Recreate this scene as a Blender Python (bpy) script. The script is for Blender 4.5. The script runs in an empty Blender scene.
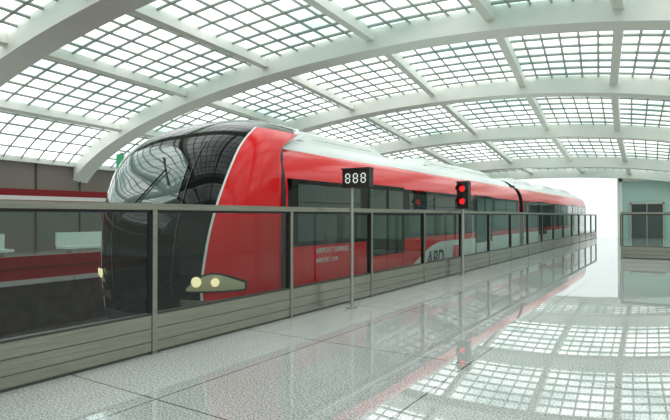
import bpy, math, random
from mathutils import Vector, Matrix
random.seed(3)
S=bpy.context.scene
S.view_settings.view_transform='Standard'
S.view_settings.exposure=0.0

# ---------------------------------------------------------------- materials
def mat(name,col=(.8,.8,.8),rough=.5,metal=0,spec=.5,coat=0,emis=None,es=0,ior=1.5):
    m=bpy.data.materials.new(name); m.use_nodes=True
    b=m.node_tree.nodes['Principled BSDF']
    b.inputs['Base Color'].default_value=(*col,1)
    b.inputs['Roughness'].default_value=rough
    b.inputs['Metallic'].default_value=metal
    b.inputs['Specular IOR Level'].default_value=spec
    b.inputs['IOR'].default_value=ior
    b.inputs['Coat Weight'].default_value=coat
    b.inputs['Coat Roughness'].default_value=.03
    if emis:
        b.inputs['Emission Color'].default_value=(*emis,1)
        b.inputs['Emission Strength'].default_value=es
    return m
def noisy(m,c1,c2,scale,lo=.4,hi=.6,sc3=(1,1,1),detail=3):
    nt=m.node_tree; N=nt.nodes; L=nt.links
    tc=N.new('ShaderNodeTexCoord'); mp=N.new('ShaderNodeMapping'); mp.inputs['Scale'].default_value=sc3
    n=N.new('ShaderNodeTexNoise'); n.inputs['Scale'].default_value=scale; n.inputs['Detail'].default_value=detail
    r=N.new('ShaderNodeValToRGB'); r.color_ramp.elements[0].position=lo; r.color_ramp.elements[1].position=hi
    r.color_ramp.elements[0].color=(*c1,1); r.color_ramp.elements[1].color=(*c2,1)
    L.new(tc.outputs['Object'],mp.inputs['Vector']); L.new(mp.outputs['Vector'],n.inputs['Vector'])
    L.new(n.outputs['Fac'],r.inputs['Fac']); L.new(r.outputs['Color'],N['Principled BSDF'].inputs['Base Color'])
    return r
M={}
M['red']=mat('red_paint',(.72,.002,.006),.2,spec=.35,coat=.2)
M['white']=mat('white_paint',(.76,.79,.77),.3,coat=.2)
M['black']=mat('black_gloss',(.004,.005,.005),.05,spec=.3,coat=.0)
M['shield']=mat('windscreen_glass',(.09,.135,.12),.03,spec=.8,coat=.6,ior=1.5)  # pale green base colour stands in for the roof's reflection on the glass
M['win']=mat('window_glass_dark',(.03,.05,.045),.03,spec=.7,coat=.3)
M['rubber']=mat('black_rubber',(.012,.012,.012),.6)
M['skirt']=mat('dark_skirt',(.05,.05,.055),.5)
M['silver']=mat('silver_trim',(.6,.6,.58),.25,metal=.9)
M['lamp']=mat('headlight_lens',(.62,.56,.36),.1,spec=.8,coat=1)
M['lampi']=mat('headlight_bulb',(.9,.8,.5),.1,emis=(1,.85,.45),es=.8)
M['steel']=mat('brushed_steel',(.42,.41,.37),.22,metal=.92)
noisy(M['steel'],(.30,.285,.24),(.46,.44,.385),3,.3,.7,(1,.6,60))
M['steeld']=mat('steel_shadow_gap',(.08,.08,.07),.5,metal=.5)
M['pole']=mat('pole_steel',(.45,.46,.44),.3,metal=.8)
M['struct']=mat('white_steelwork',(.74,.77,.71),.5)
M['mull']=mat('mullion_aluminium',(.33,.37,.34),.5)
M['brown']=mat('wall_bronze_cladding',(.17,.145,.125),.5)
M['wallw']=mat('wall_pale',(.78,.82,.78),.6)
M['teal']=mat('wall_teal_glass',(.48,.66,.62),.3)
M['doord']=mat('door_dark_glass',(.05,.06,.06),.1)
M['maroon']=mat('maroon_frame',(.22,.006,.010),.35)
M['bed']=mat('track_bed_concrete',(.06,.055,.05),.9)
noisy(M['bed'],(.020,.012,.010),(.045,.034,.03),4,.35,.65)
M['rail']=mat('rail_steel',(.3,.27,.25),.3,metal=.9)
M['out']=mat('outside_concrete',(.6,.62,.6),.8)
M['green']=mat('green_sign',(.02,.35,.14),.4,emis=(.02,.5,.2),es=.1)
M['led']=mat('led_segment',(.6,.65,.6),.3,emis=(.8,.95,.85),es=.55)
M['ledr']=mat('red_lamp',(.8,.02,.02),.3,emis=(1,.02,.02),es=.8)
M['blackm']=mat('black_housing',(.012,.012,.012),.4)
M['logo']=mat('logo_dark',(.05,.05,.06),.4)

def glassmat(name,tint,refl=1.0,ior=1.5,base=.055):
    m=bpy.data.materials.new(name); m.use_nodes=True; nt=m.node_tree; N=nt.nodes; N.clear()
    o=N.new('ShaderNodeOutputMaterial'); t=N.new('ShaderNodeBsdfTransparent'); g=N.new('ShaderNodeBsdfGlossy')
    lw=N.new('ShaderNodeLayerWeight'); lw.inputs['Blend'].default_value=.5
    pw=N.new('ShaderNodeMath'); pw.operation='POWER'; pw.inputs[1].default_value=4.0
    ma=N.new('ShaderNodeMath'); ma.operation='MULTIPLY_ADD'; ma.inputs[1].default_value=.7; ma.inputs[2].default_value=base
    mx=N.new('ShaderNodeMixShader')
    t.inputs['Color'].default_value=(*tint,1); g.inputs['Roughness'].default_value=.01
    g.inputs['Color'].default_value=(refl,refl,refl,1)
    nt.links.new(lw.outputs['Facing'],pw.inputs[0]); nt.links.new(pw.outputs[0],ma.inputs[0])
    nt.links.new(ma.outputs[0],mx.inputs[0]); nt.links.new(t.outputs[0],mx.inputs[1]); nt.links.new(g.outputs[0],mx.inputs[2])
    nt.links.new(mx.outputs[0],o.inputs[0]); return m
M['glass']=glassmat('barrier_glass',(.70,.77,.75),base=.045)
M['glassg']=glassmat('green_glass',(.70,.84,.80))

# skylight panes : frosted, daylight-glowing
m=bpy.data.materials.new('skylight_frosted'); m.use_nodes=True; nt=m.node_tree; N=nt.nodes; N.clear()
o=N.new('ShaderNodeOutputMaterial'); e=N.new('ShaderNodeEmission'); tc=N.new('ShaderNodeTexCoord')
n=N.new('ShaderNodeTexNoise'); n.inputs['Scale'].default_value=.35; n.inputs['Detail'].default_value=2
r=N.new('ShaderNodeValToRGB'); r.color_ramp.elements[0].position=.3; r.color_ramp.elements[1].position=.65
r.color_ramp.elements[0].color=(.33,.45,.42,1); r.color_ramp.elements[1].color=(.96,1,.98,1)
nt.links.new(tc.outputs['Object'],n.inputs['Vector']); nt.links.new(n.outputs['Fac'],r.inputs['Fac'])
nt.links.new(r.outputs['Color'],e.inputs['Color']); e.inputs['Strength'].default_value=2.7
nt.links.new(e.outputs[0],o.inputs[0]); M['sky']=m

# granite floor
m=mat('granite_floor',(.6,.6,.6),.012,spec=.85,ior=1.65); nt=m.node_tree; N=nt.nodes; L=nt.links; P=N['Principled BSDF']
tc=N.new('ShaderNodeTexCoord')
n=N.new('ShaderNodeTexNoise'); n.inputs['Scale'].default_value=60; n.inputs['Detail'].default_value=4
r=N.new('ShaderNodeValToRGB'); r.color_ramp.elements[0].position=.38; r.color_ramp.elements[1].position=.58
r.color_ramp.elements[0].color=(.24,.25,.245,1); r.color_ramp.elements[1].color=(.60,.615,.60,1)
bk=N.new('ShaderNodeTexBrick'); bk.offset=0; bk.inputs['Scale'].default_value=1
bk.inputs['Brick Width'].default_value=1.8; bk.inputs['Row Height'].default_value=2.4; bk.inputs['Mortar Size'].default_value=.008
bk.inputs['Color1'].default_value=(1,1,1,1); bk.inputs['Color2'].default_value=(.95,.96,.95,1); bk.inputs['Mortar'].default_value=(.22,.22,.2,1)
mp=N.new('ShaderNodeMapping'); mp.inputs['Location'].default_value=(4.9+.5,-2.83+.0,0)
mx=N.new('ShaderNodeMix'); mx.data_type='RGBA'; mx.blend_type='MULTIPLY'; mx.inputs[0].default_value=1
L.new(tc.outputs['Object'],n.inputs['Vector']); L.new(n.outputs['Fac'],r.inputs['Fac'])
L.new(tc.outputs['Object'],mp.inputs['Vector']); L.new(mp.outputs['Vector'],bk.inputs['Vector'])
L.new(r.outputs['Color'],mx.inputs[6]); L.new(bk.outputs['Color'],mx.inputs[7]); L.new(mx.outputs[2],P.inputs['Base Color'])
M['floor']=m

# ---------------------------------------------------------------- mesh builder
class B:
    def __init__(s): s.v=[];s.f=[];s.m=[];s.names=[]
    def mi(s,k):
        if k not in s.names: s.names.append(k)
        return s.names.index(k)
    def face(s,pts,k):
        i=len(s.v); s.v+= [tuple(p) for p in pts]; s.f.append(tuple(range(i,i+len(pts)))); s.m.append(s.mi(k))
    def box(s,x0,x1,y0,y1,z0,z1,k):
        i=len(s.v); s.v+=[(x,y,z) for z in (z0,z1) for y in (y0,y1) for x in (x0,x1)]
        for q in ((0,2,3,1),(4,5,7,6),(0,1,5,4),(2,6,7,3),(0,4,6,2),(1,3,7,5)):
            s.f.append(tuple(i+a for a in q)); s.m.append(s.mi(k))
    def grid(s,rows,kf,closed=False):
        i=len(s.v); nr=len(rows); nc=len(rows[0])
        for r in rows: s.v+=[tuple(p) for p in r]
        for a in range(nr-1):
            for b in range(nc if closed else nc-1):
                b2=(b+1)%nc
                s.f.append((i+a*nc+b,i+a*nc+b2,i+(a+1)*nc+b2,i+(a+1)*nc+b)); k=kf(a,b) if callable(kf) else kf
                s.m.append(s.mi(k))
    def cyl(s,c0,c1,r,k,n=16,r1=None):
        c0=Vector(c0);c1=Vector(c1); d=(c1-c0).normalized()
        a=d.orthogonal().normalized(); b=d.cross(a); r1=r if r1 is None else r1
        R=[[c0+(a*math.cos(t)+b*math.sin(t))*r for t in [2*math.pi*j/n for j in range(n)]],
           [c1+(a*math.cos(t)+b*math.sin(t))*r1 for t in [2*math.pi*j/n for j in range(n)]]]
        s.grid(R,k,True); s.face(R[0],k); s.face(R[1],k)
    def build(s,name,parent=None,smooth=False,bevel=0,auto=None):
        me=bpy.data.meshes.new(name); me.from_pydata(s.v,[],s.f)
        for k in s.names: me.materials.append(M[k])
        me.polygons.foreach_set('material_index',s.m)
        if smooth: me.polygons.foreach_set('use_smooth',[True]*len(s.f))
        me.update()
        import bmesh
        bm=bmesh.new(); bm.from_mesh(me)
        if smooth: bmesh.ops.remove_doubles(bm,verts=bm.verts,dist=1e-5)
        bmesh.ops.recalc_face_normals(bm,faces=bm.faces); bm.to_mesh(me); bm.free()
        o=bpy.data.objects.new(name,me); S.collection.objects.link(o)
        if parent: o.parent=parent
        if bevel:
            md=o.modifiers.new('bevel','BEVEL'); md.width=bevel; md.segments=2; md.limit_method='ANGLE'
        return o
def empty(name):
    e=bpy.data.objects.new(name,None); S.collection.objects.link(e); return e

# ---------------------------------------------------------------- vault roof
YS=[-7,0,7,14,21,28,35,41]
XA=[-5,-5.8,-6.4,-7,-8,-8.5,-8.5,-8.5]
WL=[14,15,16,17.5,16.8,16.3,15.5,15]
WR=[12,12.5,13,14,14.5,14.5,14,13.5]
HH=[6.4,6.6,6.85,7.05,6.85,6.15,5.2,4.9]
def lerp(A,y):
    for i in range(len(YS)-1):
        if y<=YS[i+1]+1e-6:
            f=(y-YS[i])/(YS[i+1]-YS[i]); return A[i]*(1-f)+A[i+1]*f
    return A[-1]
ZB=2.0
def roof(y,t,off=0.0):
    def p(tt):
        tt=max(-.999,min(.999,tt))
        return Vector((lerp(XA,y)+tt*(lerp(WL,y) if tt<0 else lerp(WR,y)),y,ZB+(lerp(HH,y)-ZB)*math.sqrt(1-tt*tt)))
    q=p(t)
    if off:
        d=p(t+.004)-p(t-.004); n=Vector((d.z,0,-d.x)).normalized()   # points down/inward
        q=q+n*off
    return q
PUR=[-.93,-.737,-.503,-.274,-.04,.207,.421,.643,.80,.93]
NC=[5,6,6,6,6,6,6,5,4]
ts=[]
for i,nc in enumerate(NC):
    for j in range(nc): ts.append(PUR[i]+(PUR[i+1]-PUR[i])*j/nc)
ts.append(PUR[-1])
ys=[]
for i in range(len(YS)-1):
    for j in range(9): ys.append(YS[i]+(YS[i+1]-YS[i])*j/9)
ys.append(YS[-1])
ceil=empty('ceiling')
b=B(); b.grid([[roof(y,t) for t in ts] for y in ys],'sky'); b.build('skylight_panes',ceil)
b=B(); b.grid([[roof(y,t,.06) for t in ts] for y in ys],'mull'); o=b.build('skylight_mullions',ceil,smooth=True)
o.data.polygons.foreach_set('use_smooth',[False]*len(o.data.polygons))
w=o.modifiers.new('wire','WIREFRAME'); w.thickness=.10; w.use_even_offset=False; w.use_boundary=True
# ribs
def sweep(b,pa,k):
    b.grid(pa,k,True); b.face(pa[0],k); b.face(pa[-1],k)
b=B()
NT=64
for y in YS:
    rings=[]
    tl=[-.985+1.97*j/NT for j in range(NT+1)]
    W=.38; D=.62
    a0=roof(y,tl[0],0); a1=roof(y,tl[0],D)
    yy=min(max(y,-6.9+W),41-W)
    def ring(pt,pb): return [(pt.x,yy-W,pt.z),(pt.x,yy+W,pt.z),(pb.x,yy+W,pb.z),(pb.x,yy-W,pb.z)]
    rings.append([(a0.x,yy-W,0),(a0.x,yy+W,0),(a0.x+.6,yy+W,0),(a0.x+.6,yy-W,0)])
    for t in tl: rings.append(ring(roof(y,t,.0),roof(y,t,D)))
    a0=roof(y,tl[-1],0)
    rings.append([(a0.x,yy-W,0),(a0.x,yy+W,0),(a0.x-.6,yy+W,0),(a0.x-.6,yy-W,0)])
    sweep(b,rings,'struct')
b.build('arch_ribs',ceil)
b=B()
for t in PUR[1:-1]:
    for i in range(len(YS)-1):
        rings=[]
        for y in (YS[i],YS[i+1]):
            p=roof(y,t,.02); q=roof(y,t,.34); tv=Vector((-(q-p).z,0,(q-p).x)).normalized()*.12
            rings.append([p-tv,p+tv,q+tv,q-tv])
        sweep(b,rings,'struct')
for t in (-.93,.93):
    for i in range(len(YS)-1):
        rings=[]
        for y in (YS[i],YS[i+1]):
            p=roof(y,t,0); 
            rings.append([p+Vector((-.15,0,-.12)),p+Vector((.15,0,-.12)),p+Vector((.15,0,.12)),p+Vector((-.15,0,.12))])
        sweep(b,rings,'struct')
b.build('purlins',ceil)

# ---------------------------------------------------------------- walls / floor
def sidewall(name,t,k,sx):
    b=B(); rows=[[],[]]
    for y in YS:
        p=roof(y,t); rows[0].append((p.x,y,-.0)); rows[1].append((p.x,y,p.z-.1))
    b.grid(rows,k)
    if k=='brown':
        rows=[[(roof(y,t).x+.03,y,z) for y in YS] for z in (2.3,2.38)]
        b.grid(rows,'steeld')
        for i in range(len(YS)-1):
            for j in range(3):
                y=YS[i]+(YS[i+1]-YS[i])*j/3; p=roof(y,t); b.box(p.x,p.x+.06,y-.02,y+.02,0,p.z-.1,'steeld')
    b.build(name)
sidewall('wall_left',-.93,'brown',-1)
sidewall('wall_right',.93,'wallw',1)
def gable(name,y,opening,k):
    b=B(); n=60
    x0=roof(y,-.93).x; x1=roof(y,.93).x
    xs=sorted(set([x0+(x1-x0)*j/n for j in range(n+1)]+([opening[0],opening[1]] if opening else [])))
    def zt(x):
        xa=lerp(XA,y); t=(x-xa)/(lerp(WL,y) if x<xa else lerp(WR,y)); t=max(-.99,min(.99,t))
        return ZB+(lerp(HH,y)-ZB)*math.sqrt(1-t*t)
    for a,c in zip(xs[:-1],xs[1:]):
        mid=(a+c)/2; z0=-1.2
        if opening and opening[0]<mid<opening[1]: z0=opening[2]
        zz=z0
        b.face([(a,y,z0),(c,y,z0),(c,y,zt(c)),(a,y,zt(a))],k)
    return b
b=gable('wall_far',41.2,(-17.5,-3.5,4.5),'teal')
b.box(-3.5,4.0,41.0,41.15,3.85,4.3,'wallw')
b.box(-3.6,-3.3,41.0,41.2,0,4.3,'wallw')
b.build('wall_far')
b=gable('wall_back',-7.1,None,'wallw'); b.build('wall_back')
b=B()
b.box(-2.75,-.95,41.0,41.12,0,2.3,'doord'); b.box(-1.87,-1.83,40.97,41.0,0,2.3,'silver')
b.box(-2.85,-2.75,40.95,41.1,0,2.4,'silver'); b.box(-.95,-.85,40.95,41.1,0,2.4,'silver'); b.box(-2.85,-.85,40.95,41.1,2.3,2.4,'silver')
b.build('door_1')
b=B(); b.box(-5.05,9,-7.1,41.2,-.12,0,'floor'); b.box(-5.04,9,-7.1,41.2,-1.2,-.12,'bed')
b.box(-25,-12.9,-7.1,41.2,-.12,0,'floor'); b.box(-25,-12.92,-7.1,41.2,-1.2,-.12,'bed')  # opposite platform, joined into the same floor mesh
b.box(-25,9,-7.1,41.2,-1.5,-1.2,'bed')
b.box(-30,10,41.2,70,-1.5,-1.2,'out')
b.box(-16,-15.6,41.3,69,-1.2,.2,'out'); b.box(-3.2,-2.8,41.3,69,-1.2,.2,'out')  # parapet walls along the outside track, merged into the floor object
b.build('floor')
b=B()
for xc in (-6.85,-10.9):
    for dx in (-.72,.72):
        b.box(xc+dx-.035,xc+dx+.035,-7,41,-1.2,-1.06,'rail'); b.box(xc+dx-.08,xc+dx+.08,-7,41,-1.2,-1.18,'rail')
    b.box(xc-.12,xc+.12,-7,41,-1.2,-1.12,'steeld')
b.build('railway_track')

# ---------------------------------------------------------------- glass barrier
def barrier_run(b,p0,length,n,axis,flip=1,kick=.43):
    step=length/n
    def bx(a0,a1,c0,c1,z0,z1,k):
        if axis=='y': b.box(p0[0]+c0,p0[0]+c1,p0[1]+a0,p0[1]+a1,z0,z1,k)
        else: b.box(p0[0]+a0,p0[0]+a1,p0[1]+c0,p0[1]+c1,z0,z1,k)
    H=1.636
    for i in range(n+1):
        a=i*step
        bx(a-.03,a+.03,-.045,.045,0,H-.06,'steel'); bx(a-.05,a+.05,-.03,.03,kick,H-.06,'rubber')
        bx(a-.06,a+.06,-.07,.07,0,.015,'steel')
    for i in range(n):
        a0=i*step+.05; a1=(i+1)*step-.05
        if axis=='y': b.face([(p0[0],p0[1]+a0,kick),(p0[0],p0[1]+a1,kick),(p0[0],p0[1]+a1,H-.07),(p0[0],p0[1]+a0,H-.07)],'glass')
        else: b.face([(p0[0]+a0,p0[1],kick),(p0[0]+a1,p0[1],kick),(p0[0]+a1,p0[1],H-.07),(p0[0]+a0,p0[1],H-.07)],'glassg')
        bx(a0-.02,a1+.02,-.035,.035,.03,kick,'steel')
        for z in (.13,.27): bx(a0-.02,a1+.02,-.037,.037,z,z+.008,'steeld')
        bx(a0-.02,a1+.02,-.04,.04,kick-.012,kick+.012,'steeld')
        bx(a0-.02,a1+.02,-.03,.03,0,.03,'steeld')
    bx(-.03,length+.03,-.055,.055,H-.07,H,'steel'); bx(-.03,length+.03,-.03,.03,H-.10,H-.07,'rubber')
b=B(); barrier_run(b,(-4.85,3.76-2.43*4),2.43*19,19,'y')
b.build('platform_barrier')
b=B(); barrier_run(b,(-1.75,21.4),2.43*2,2,'x'); b.build('platform_barrier.001')

# opposite screen, red framed
b=B()
X=-13.0
y0=-6.5
b.box(X-.06,X+.06,y0,40.5,1.98,2.14,'maroon'); b.box(X-.05,X+.062,y0,40.5,1.88,1.98,'white'); b.box(X-.06,X+.06,y0,40.5,1.6,1.88,'maroon')
b.box(X-.06,X+.06,y0,40.5,0,.55,'maroon')
b.box(X-.05,X+.065,y0,40.5,.25,.28,'rubber')
y=y0
while y<40.5:
    y2=min(y+3.0,40.5)
    b.box(X-.08,X+.08,y,y+.16,0,1.9,'maroon'); b.face([(X,y+.16,.55),(X,y2,.55),(X,y2,1.6),(X,y+.16,1.6)],'glassg'); y+=3.0
b.build('platform_screen')
b=B()
for k in range(9):
    yy=-3+k*4.2
    b.box(-17.3,-16.7,yy,yy+2.6,.42,.5,'white'); b.box(-17.36,-17.3,yy,yy+2.6,.5,.95,'white')
    for q in (.2,2.3): b.box(-17.1,-16.9,yy+q,yy+q+.1,0,.42,'silver')
b.build('platform_bench')
b=B(); b.box(-14.05,-13.95,9.7,9.8,0,3.4,'pole'); b.box(-14.14,-13.86,9.65,9.7,2.3,3.35,'green'); b.build('exit_sign')

# ---------------------------------------------------------------- train
train=empty('airport_train')
XC=-6.85
PROF=[(1.2,-.78),(1.5,-.74),(1.62,-.6),(1.65,-.3),(1.65,.3),(1.65,1.0),(1.65,1.95),(1.63,2.15),(1.57,2.36),(1.48,2.52),(1.40,2.60),(1.30,2.62),(1.28,2.66),(1.18,2.76),(1.02,2.87),(.8,2.94),(.4,2.985),(0,3.0)]
def car(name,y0,y1,rev=False):
    b=B()
    full=[(-dx,z) for dx,z in PROF]+[(dx,z) for dx,z in reversed(PROF[:-1])]
    def kf(a,c):
        z=(full[c][1]+full[c+1][1])/2
        if z<-.42: return 'skirt'
        if z<2.61: return 'red'
        return 'white'
    rows=[[(XC+x,y,z) for x,z in full] for y in (y0,y1)]
    b.grid(rows,kf)
    b.face(rows[0],'rubber'); b.face(rows[1],'rubber')
    b.face([rows[0][0],rows[0][-1],rows[1][-1],rows[1][0]],'skirt')
    o=b.build(name+'_body',train,smooth=True)
    md=o.modifiers.new('es','EDGE_SPLIT'); md.split_angle=math.radians(35)
    b=B()
    doors=[(y0+2.7,y0+4.3),(y1-5.2,y1-3.6)]
    for sgn in (1,-1):
        xs=XC+sgn*1.65
        def pl(ya,yb,z0,z1,k,h):
            a,c=sorted((xs-sgn*.04,xs+sgn*h)); b.box(a,c,ya,yb,z0,z1,k)
        pl(y0+.15,y1-.15,1.0,2.10,'black',.006)
        pl(y0,y1,-.42,-.40,'rubber',.004)
        ws=y0+3.1 if name=='lead_car' else y0-.1-3.6
        n=18
        up=[]
        for j in range(n+1):
            f=j/n; yy=ws+f*3.6
            up.append((yy,-.38+1.22*math.sin(f*math.pi/2)**1.3))
        if name!='lead_car': up=[(y0+.02,-.38),(y0+.02,.84)]
        poly=[(xs+sgn*.005,yy,z) for yy,z in up]+[(xs+sgn*.005,y1-.02,.84),(xs+sgn*.005,y1-.02,-.38)]
        b.face(poly,'white')
        for d0,d1 in doors:
            pl(d0-.05,d1+.05,-.05,2.14,'rubber',.008)
            mid=(d0+d1)/2
            dk='red' if (d0<y0+6 and name=='lead_car') else 'white'
            for a,c in ((d0,mid-.012),(mid+.012,d1)):
                pl(a,c,-.03,2.12,'black',.016)
                pl(a,c,-.03,.68,dk,.019)
                pl(a+.06,c-.05,.74,2.04,'win',.022)
        segs=[]
        cur=y0+.35
        stops=[d for d in doors]+[(y1-.3,y1)]
        for d0,d1 in stops:
            L=d0-.25-cur
            nwin=max(1,round(L/1.7)); w=L/nwin
            for j in range(nwin): segs.append((cur+j*w+.05,cur+(j+1)*w-.05))
            cur=d1+.25
        for a,c in segs:
            if c-a>.3:
                pl(a,c,1.08,2.02,'win',.012)
                pl(a,c,1.72,1.735,'rubber',.016)
    b.build(name+'_sides',train)
    b=B()
    for yb in (y0+2.6,y1-2.6):
        b.box(XC-.95,XC+.95,yb-1.1,yb+1.1,-.95,-.74,'skirt')
        for dy in (-.8,.8):
            for dx in (-.72,.72): b.cyl((XC+dx-.05,yb+dy,-.80),(XC+dx+.05,yb+dy,-.80),.26,'rail',20)
    b.build(name+'_bogies',train)
    b=B()
    for a,c in ((y0+1.3,y0+4.6),(y0+7,y0+10),(y1-5,y1-1.6)):
        rows=[]
        for y,s in ((a,.0),(a+.35,1),(c-.35,1),(c,.0)):
            rows.append([(XC+x,y,2.9+(z-2.9)*s) for x,z in ((-1.0,2.86),(-.9,3.06),(-.7,3.14),(.7,3.14),(.9,3.06),(1.0,2.86))])
        b.grid(rows,'white')
        b.box(XC+.90,XC+.95,a+.5,c-.5,2.95,2.975,'silver')
    b.build(name+'_roof_units',train)
car('lead_car',6.45,21.0)
car('second_car',21.6,38.2)
b=B()
for j in range(6): b.box(XC-1.35+.05*(j%2),XC+1.35-.05*(j%2),21.0+j*.1,21.1+j*.1,-.5,2.7-.05*(j%2),'rubber')
b.build('gangway',train)

# nose
def itp0(tab,z):
    if z<=tab[0][0]: return tab[0][1]
    for (a,va),(c,vc) in zip(tab[:-1],tab[1:]):
        if z<=c:
            f=(z-a)/(c-a); return va+(vc-va)*f
    return tab[-1][1]
def itp(tab,z):
    h=min(.16,(3.22-z)*.55)
    if h<=.003: return itp0(tab,z)
    ws=[(k/6,1-abs(k/6)*.9) for k in range(-6,7)]
    return sum(itp0(tab,z+h*u)*w for u,w in ws)/sum(w for _,w in ws)
Y0T=[(-.8,5.40),(-.4,5.24),(0,5.14),(.5,5.08),(1.0,5.08),(1.4,5.12),(1.8,5.20),(2.2,5.34),(2.5,5.50),(2.75,5.71),(2.92,5.94),(3.05,6.2),(3.14,6.5),(3.2,6.85),(3.22,7.2)]
WT=[(-.8,1.5),(-.5,1.6),(0,1.65),(1.9,1.655),(2.2,1.64),(2.45,1.60),(2.62,1.55),(2.8,1.46),(2.92,1.34),(3.05,1.12),(3.14,.84),(3.2,.5),(3.22,.1)]
LT=[(-.8,.9),(1.2,.95),(1.6,.95),(2.0,.92),(2.6,.9),(2.92,.9),(3.05,.85),(3.14,.7),(3.2,.4),(3.22,.1)]
YE=[(-.8,6.46),(2.45,6.46),(2.62,6.6),(2.8,7.0),(2.92,7.3),(3.22,8.0)]
SB=[(-.8,.70),(.5,.70),(1.3,.765),(1.8,.81),(2.3,.85),(2.6,.87),(2.8,.89),(3.22,.95)]
PT=[(-.8,2.9),(.9,2.9),(1.7,3.1),(2.5,3.2),(2.9,2.8),(3.22,2.4)]
def nose_pt(z,c):
    sg=1 if c>=0 else -1; a=abs(c); PP=itp(PT,z)
    pb=math.asin(itp(SB,z)**(PP/2)); ps=pb+.035
    if a<=.5: phi=math.asin((itp(SB,z)*a/.5)**(PP/2))
    elif a<=.52: phi=pb+(ps-pb)*(a-.5)/.02
    elif a<=.85: phi=ps+(math.pi/2-ps)*(a-.52)/.33
    else: phi=math.pi/2
    w=itp(WT,z); s=math.sin(phi)**(2/PP); cc=max(math.cos(phi),0)**(2/PP)
    x,y=(w*s, itp(Y0T,z)+itp(LT,z)*(1-cc))
    if a>.85:
        ye=max(itp0(YE,z),y+.02); y=y+(ye-y)*(a-.85)/.15
    return Vector((XC+sg*x,y,z))
cs=[.5*j/14 for j in range(14)]+[.5,.52]+[.52+.33*j/12 for j in range(1,13)]+[.90,.95,1.0]
cs=[-c for c in reversed(cs[1:])]+cs
zs=[-.78,-.6,-.42,-.40,-.2,0,.16,.30,.34,.5,.7,.9,1.1,1.3,1.5,1.6,1.7,1.8,1.9,2.0,2.08,2.16,2.24,2.32,2.4,2.47,2.54,2.62,2.7,2.78,2.85,2.91,2.97,3.02,3.06,3.1,3.13,3.16,3.18,3.2,3.21,3.22]
b=B()
rows=[[nose_pt(z,c) for c in cs] for z in zs]
def kf(a,c):
    z=(zs[a]+zs[a+1])/2; cm=abs((cs[c]+cs[c+1])/2)
    if z<-.05: return 'skirt'
    if .16<z<.30: return 'silver' if cm>.35 else 'black'
    if cm<.5: return 'black'
    if z>2.92: return 'black'
    if cm<.52: return 'white'
    return 'red'
b.grid(rows,kf); b.face(rows[-1],'black')
b.face([r[0] for r in rows]+[r[-1] for r in reversed(rows)],'rubber')
o=b.build('nose_shell',train,smooth=True)
def nn(z,c):
    p=nose_pt(z,c); a=nose_pt(z,min(1,c+.01))-nose_pt(z,max(-1,c-.01)); u=nose_pt(z+.02,c)-nose_pt(z-.02,c)
    n=a.cross(u).normalized(); 
    if n.dot(p-Vector((XC,7.5,1)))<0: n=-n
    return p,n
def patch(b,zlo,zhi,c0,c1,k,off=.012,nu=16,nv=6):
    R=[]
    for j in range(nv+1):
        r=[]
        for i in range(nu+1):
            c=c0+(c1-c0)*i/nu; f=i/nu
            z=zlo(f)+(zhi(f)-zlo(f))*j/nv
            p,n=nn(z,c); r.append(p+n*off)
        R.append(r)
    b.grid(R,k)
b=B()
for sg in (1,-1):
    lo=lambda f:.43+.03*f; hi=lambda f:.47+.25*min(1,math.sin(min(1,f*1.6)*math.pi/2))*(1-.70*max(0,(f-.3)/.7)**1.3)
    patch(b,lambda f:lo(f)-.025,lambda f:hi(f)+.025,.40*sg,.765*sg,'rubber',.008)
    patch(b,lo,hi,.415*sg,.75*sg,'lamp',.02)
    for cc,rr in ((.48,.075),(.585,.06)):
        p,n=nn(.565,cc*sg); b.cyl(p+n*.015,p+n*.035,rr,'lampi',18)
o=b.build('headlights',train,smooth=False)
b=B()
patch(b,lambda f:1.64+.12*abs(2*f-1)**3,lambda f:2.62-.35*abs(2*f-1)**3,-.46,.26,'shield',.010,28,18)
b.build('windscreen',train,smooth=True)
b=B()
def strip(b,pts,w,k,off=.016,vert=True):
    R=[[],[]]
    for z,c in pts:
        p,n=nn(z,c)
        d=Vector((w,0,0)) if vert else Vector((0,0,w))
        R[0].append(p+n*off-d); R[1].append(p+n*off+d)
    b.grid(R,k)
strip(b,[(.35+i*.1,.30) for i in range(24)],.008,'skirt')
strip(b,[(.35+i*.1,-.30) for i in range(13)],.008,'skirt')
p,n=nn(1.62,-.1); q,m2=nn(2.2,.12)
b.cyl(p+n*.05,q+m2*.05,.012,'rubber',8); q2,m3=nn(2.4,.04); q3,m4=nn(1.95,.17); b.cyl(q2+m3*.03,q3+m4*.03,.012,'rubber',8)
b.build('nose_trim',train)
b=B()
full=[(dx+.012,z) for dx,z in PROF if z<2.61]
for sg in (1,-1):
    b.grid([[(XC+sg*x,yy,z) for x,z in full] for yy in (6.44,6.53)],'rubber')
b.build('nose_seal',train)
def text(s,size,loc,rot,k,name,parent,ext=.002):
    c=bpy.data.curves.new(name,'FONT'); c.body=s; c.size=size; c.extrude=ext
    o=bpy.data.objects.new(name,c); S.collection.objects.link(o); o.location=loc; o.rotation_euler=rot
    c.materials.append(M[k]); o.parent=parent; c.align_x='LEFT'; return o
R90=(math.pi/2,0,math.pi/2)
t=text('ABD',.56,(-5.185,12.0,.24),R90,'logo','logo_letters',train); t.data.shear=.25; t.data.offset=.010
text('AIRPORT EXPRESS',.13,(-5.19,7.35,.86),R90,'white','side_lettering',train)
text('AIRPORT LINE',.11,(-5.19,7.35,.70),R90,'white','side_lettering_small',train)
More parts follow.
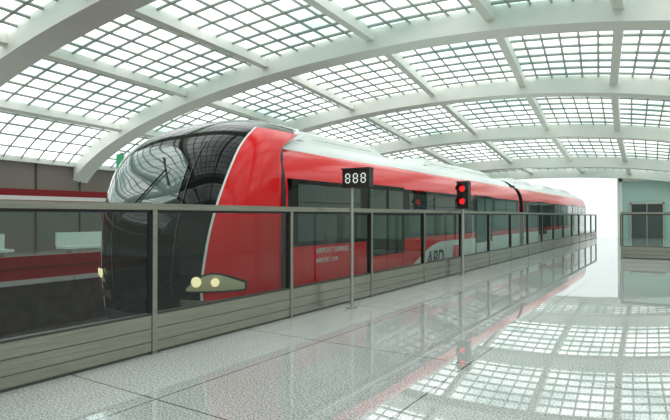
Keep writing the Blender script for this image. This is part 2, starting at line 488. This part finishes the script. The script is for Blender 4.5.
b=B(); b.face([(-5.187,13.75,.25),(-5.187,14.35,.25),(-5.187,14.5,.70),(-5.187,13.9,.70)],'red'); b.build('logo_patch',train)

# ---------------------------------------------------------------- countdown display
b=B()
px,py=-4.48,7.36
b.cyl((px,py,0),(px,py,2.06),.026,'pole',20); b.cyl((px,py,0),(px,py,.02),.09,'pole',20)
px+=.11
b.box(px-.25,px+.25,py-.07,py+.07,1.96,2.26,'blackm')
b.box(px-.26,px+.26,py-.10,py+.07,2.25,2.275,'blackm')
def seg(cx,cz,w,h,th):
    yy0,yy1=py-.076,py-.068
    for z in (cz-h/2,cz,cz+h/2): b.box(cx-w/2+th*.6,cx+w/2-th*.6,yy0,yy1,z-th/2,z+th/2,'led')
    for x in (cx-w/2,cx+w/2):
        for z in (cz-h/4,cz+h/4): b.box(x-th/2,x+th/2,yy0,yy1,z-h/4+th*.6,z+h/4-th*.6,'led')
for k in (-1,0,1): seg(px+k*.145,2.11,.075,.14,.016)
b.build('countdown_display')

# ---------------------------------------------------------------- signal
b=B(); px,py=-4.62,12.98
b.cyl((px,py,0),(px,py,1.75),.04,'pole',20); b.cyl((px,py,0),(px,py,.02),.1,'pole',20)
px+=.03
b.box(px-.15,px+.15,py-.09,py+.12,1.68,2.38,'blackm')
for z in (2.19,1.87):
    b.cyl((px,py-.09,z),(px,py-.11,z),.075,'ledr',24)
    n=16
    R=[[(px+.12*math.cos(a),yy,z+.12*math.sin(a)) for a in [math.pi*(-.1+1.2*j/n) for j in range(n+1)]] for yy in (py-.09,py-.27)]
    b.grid(R,'blackm')
b.build('traffic_signal')

# ---------------------------------------------------------------- world & lights
w=bpy.data.worlds.new('world'); S.world=w; w.use_nodes=True
bg=w.node_tree.nodes['Background']; bg.inputs['Color'].default_value=(.92,1,.99,1); bg.inputs['Strength'].default_value=1.15

cam=bpy.data.cameras.new('camera'); co=bpy.data.objects.new('camera',cam); S.collection.objects.link(co)
co.location=(0,0,1.5); co.rotation_euler=(math.radians(90.65),0,math.radians(33.16)); cam.lens=28.37; cam.sensor_width=36
cam.clip_end=300
S.camera=co
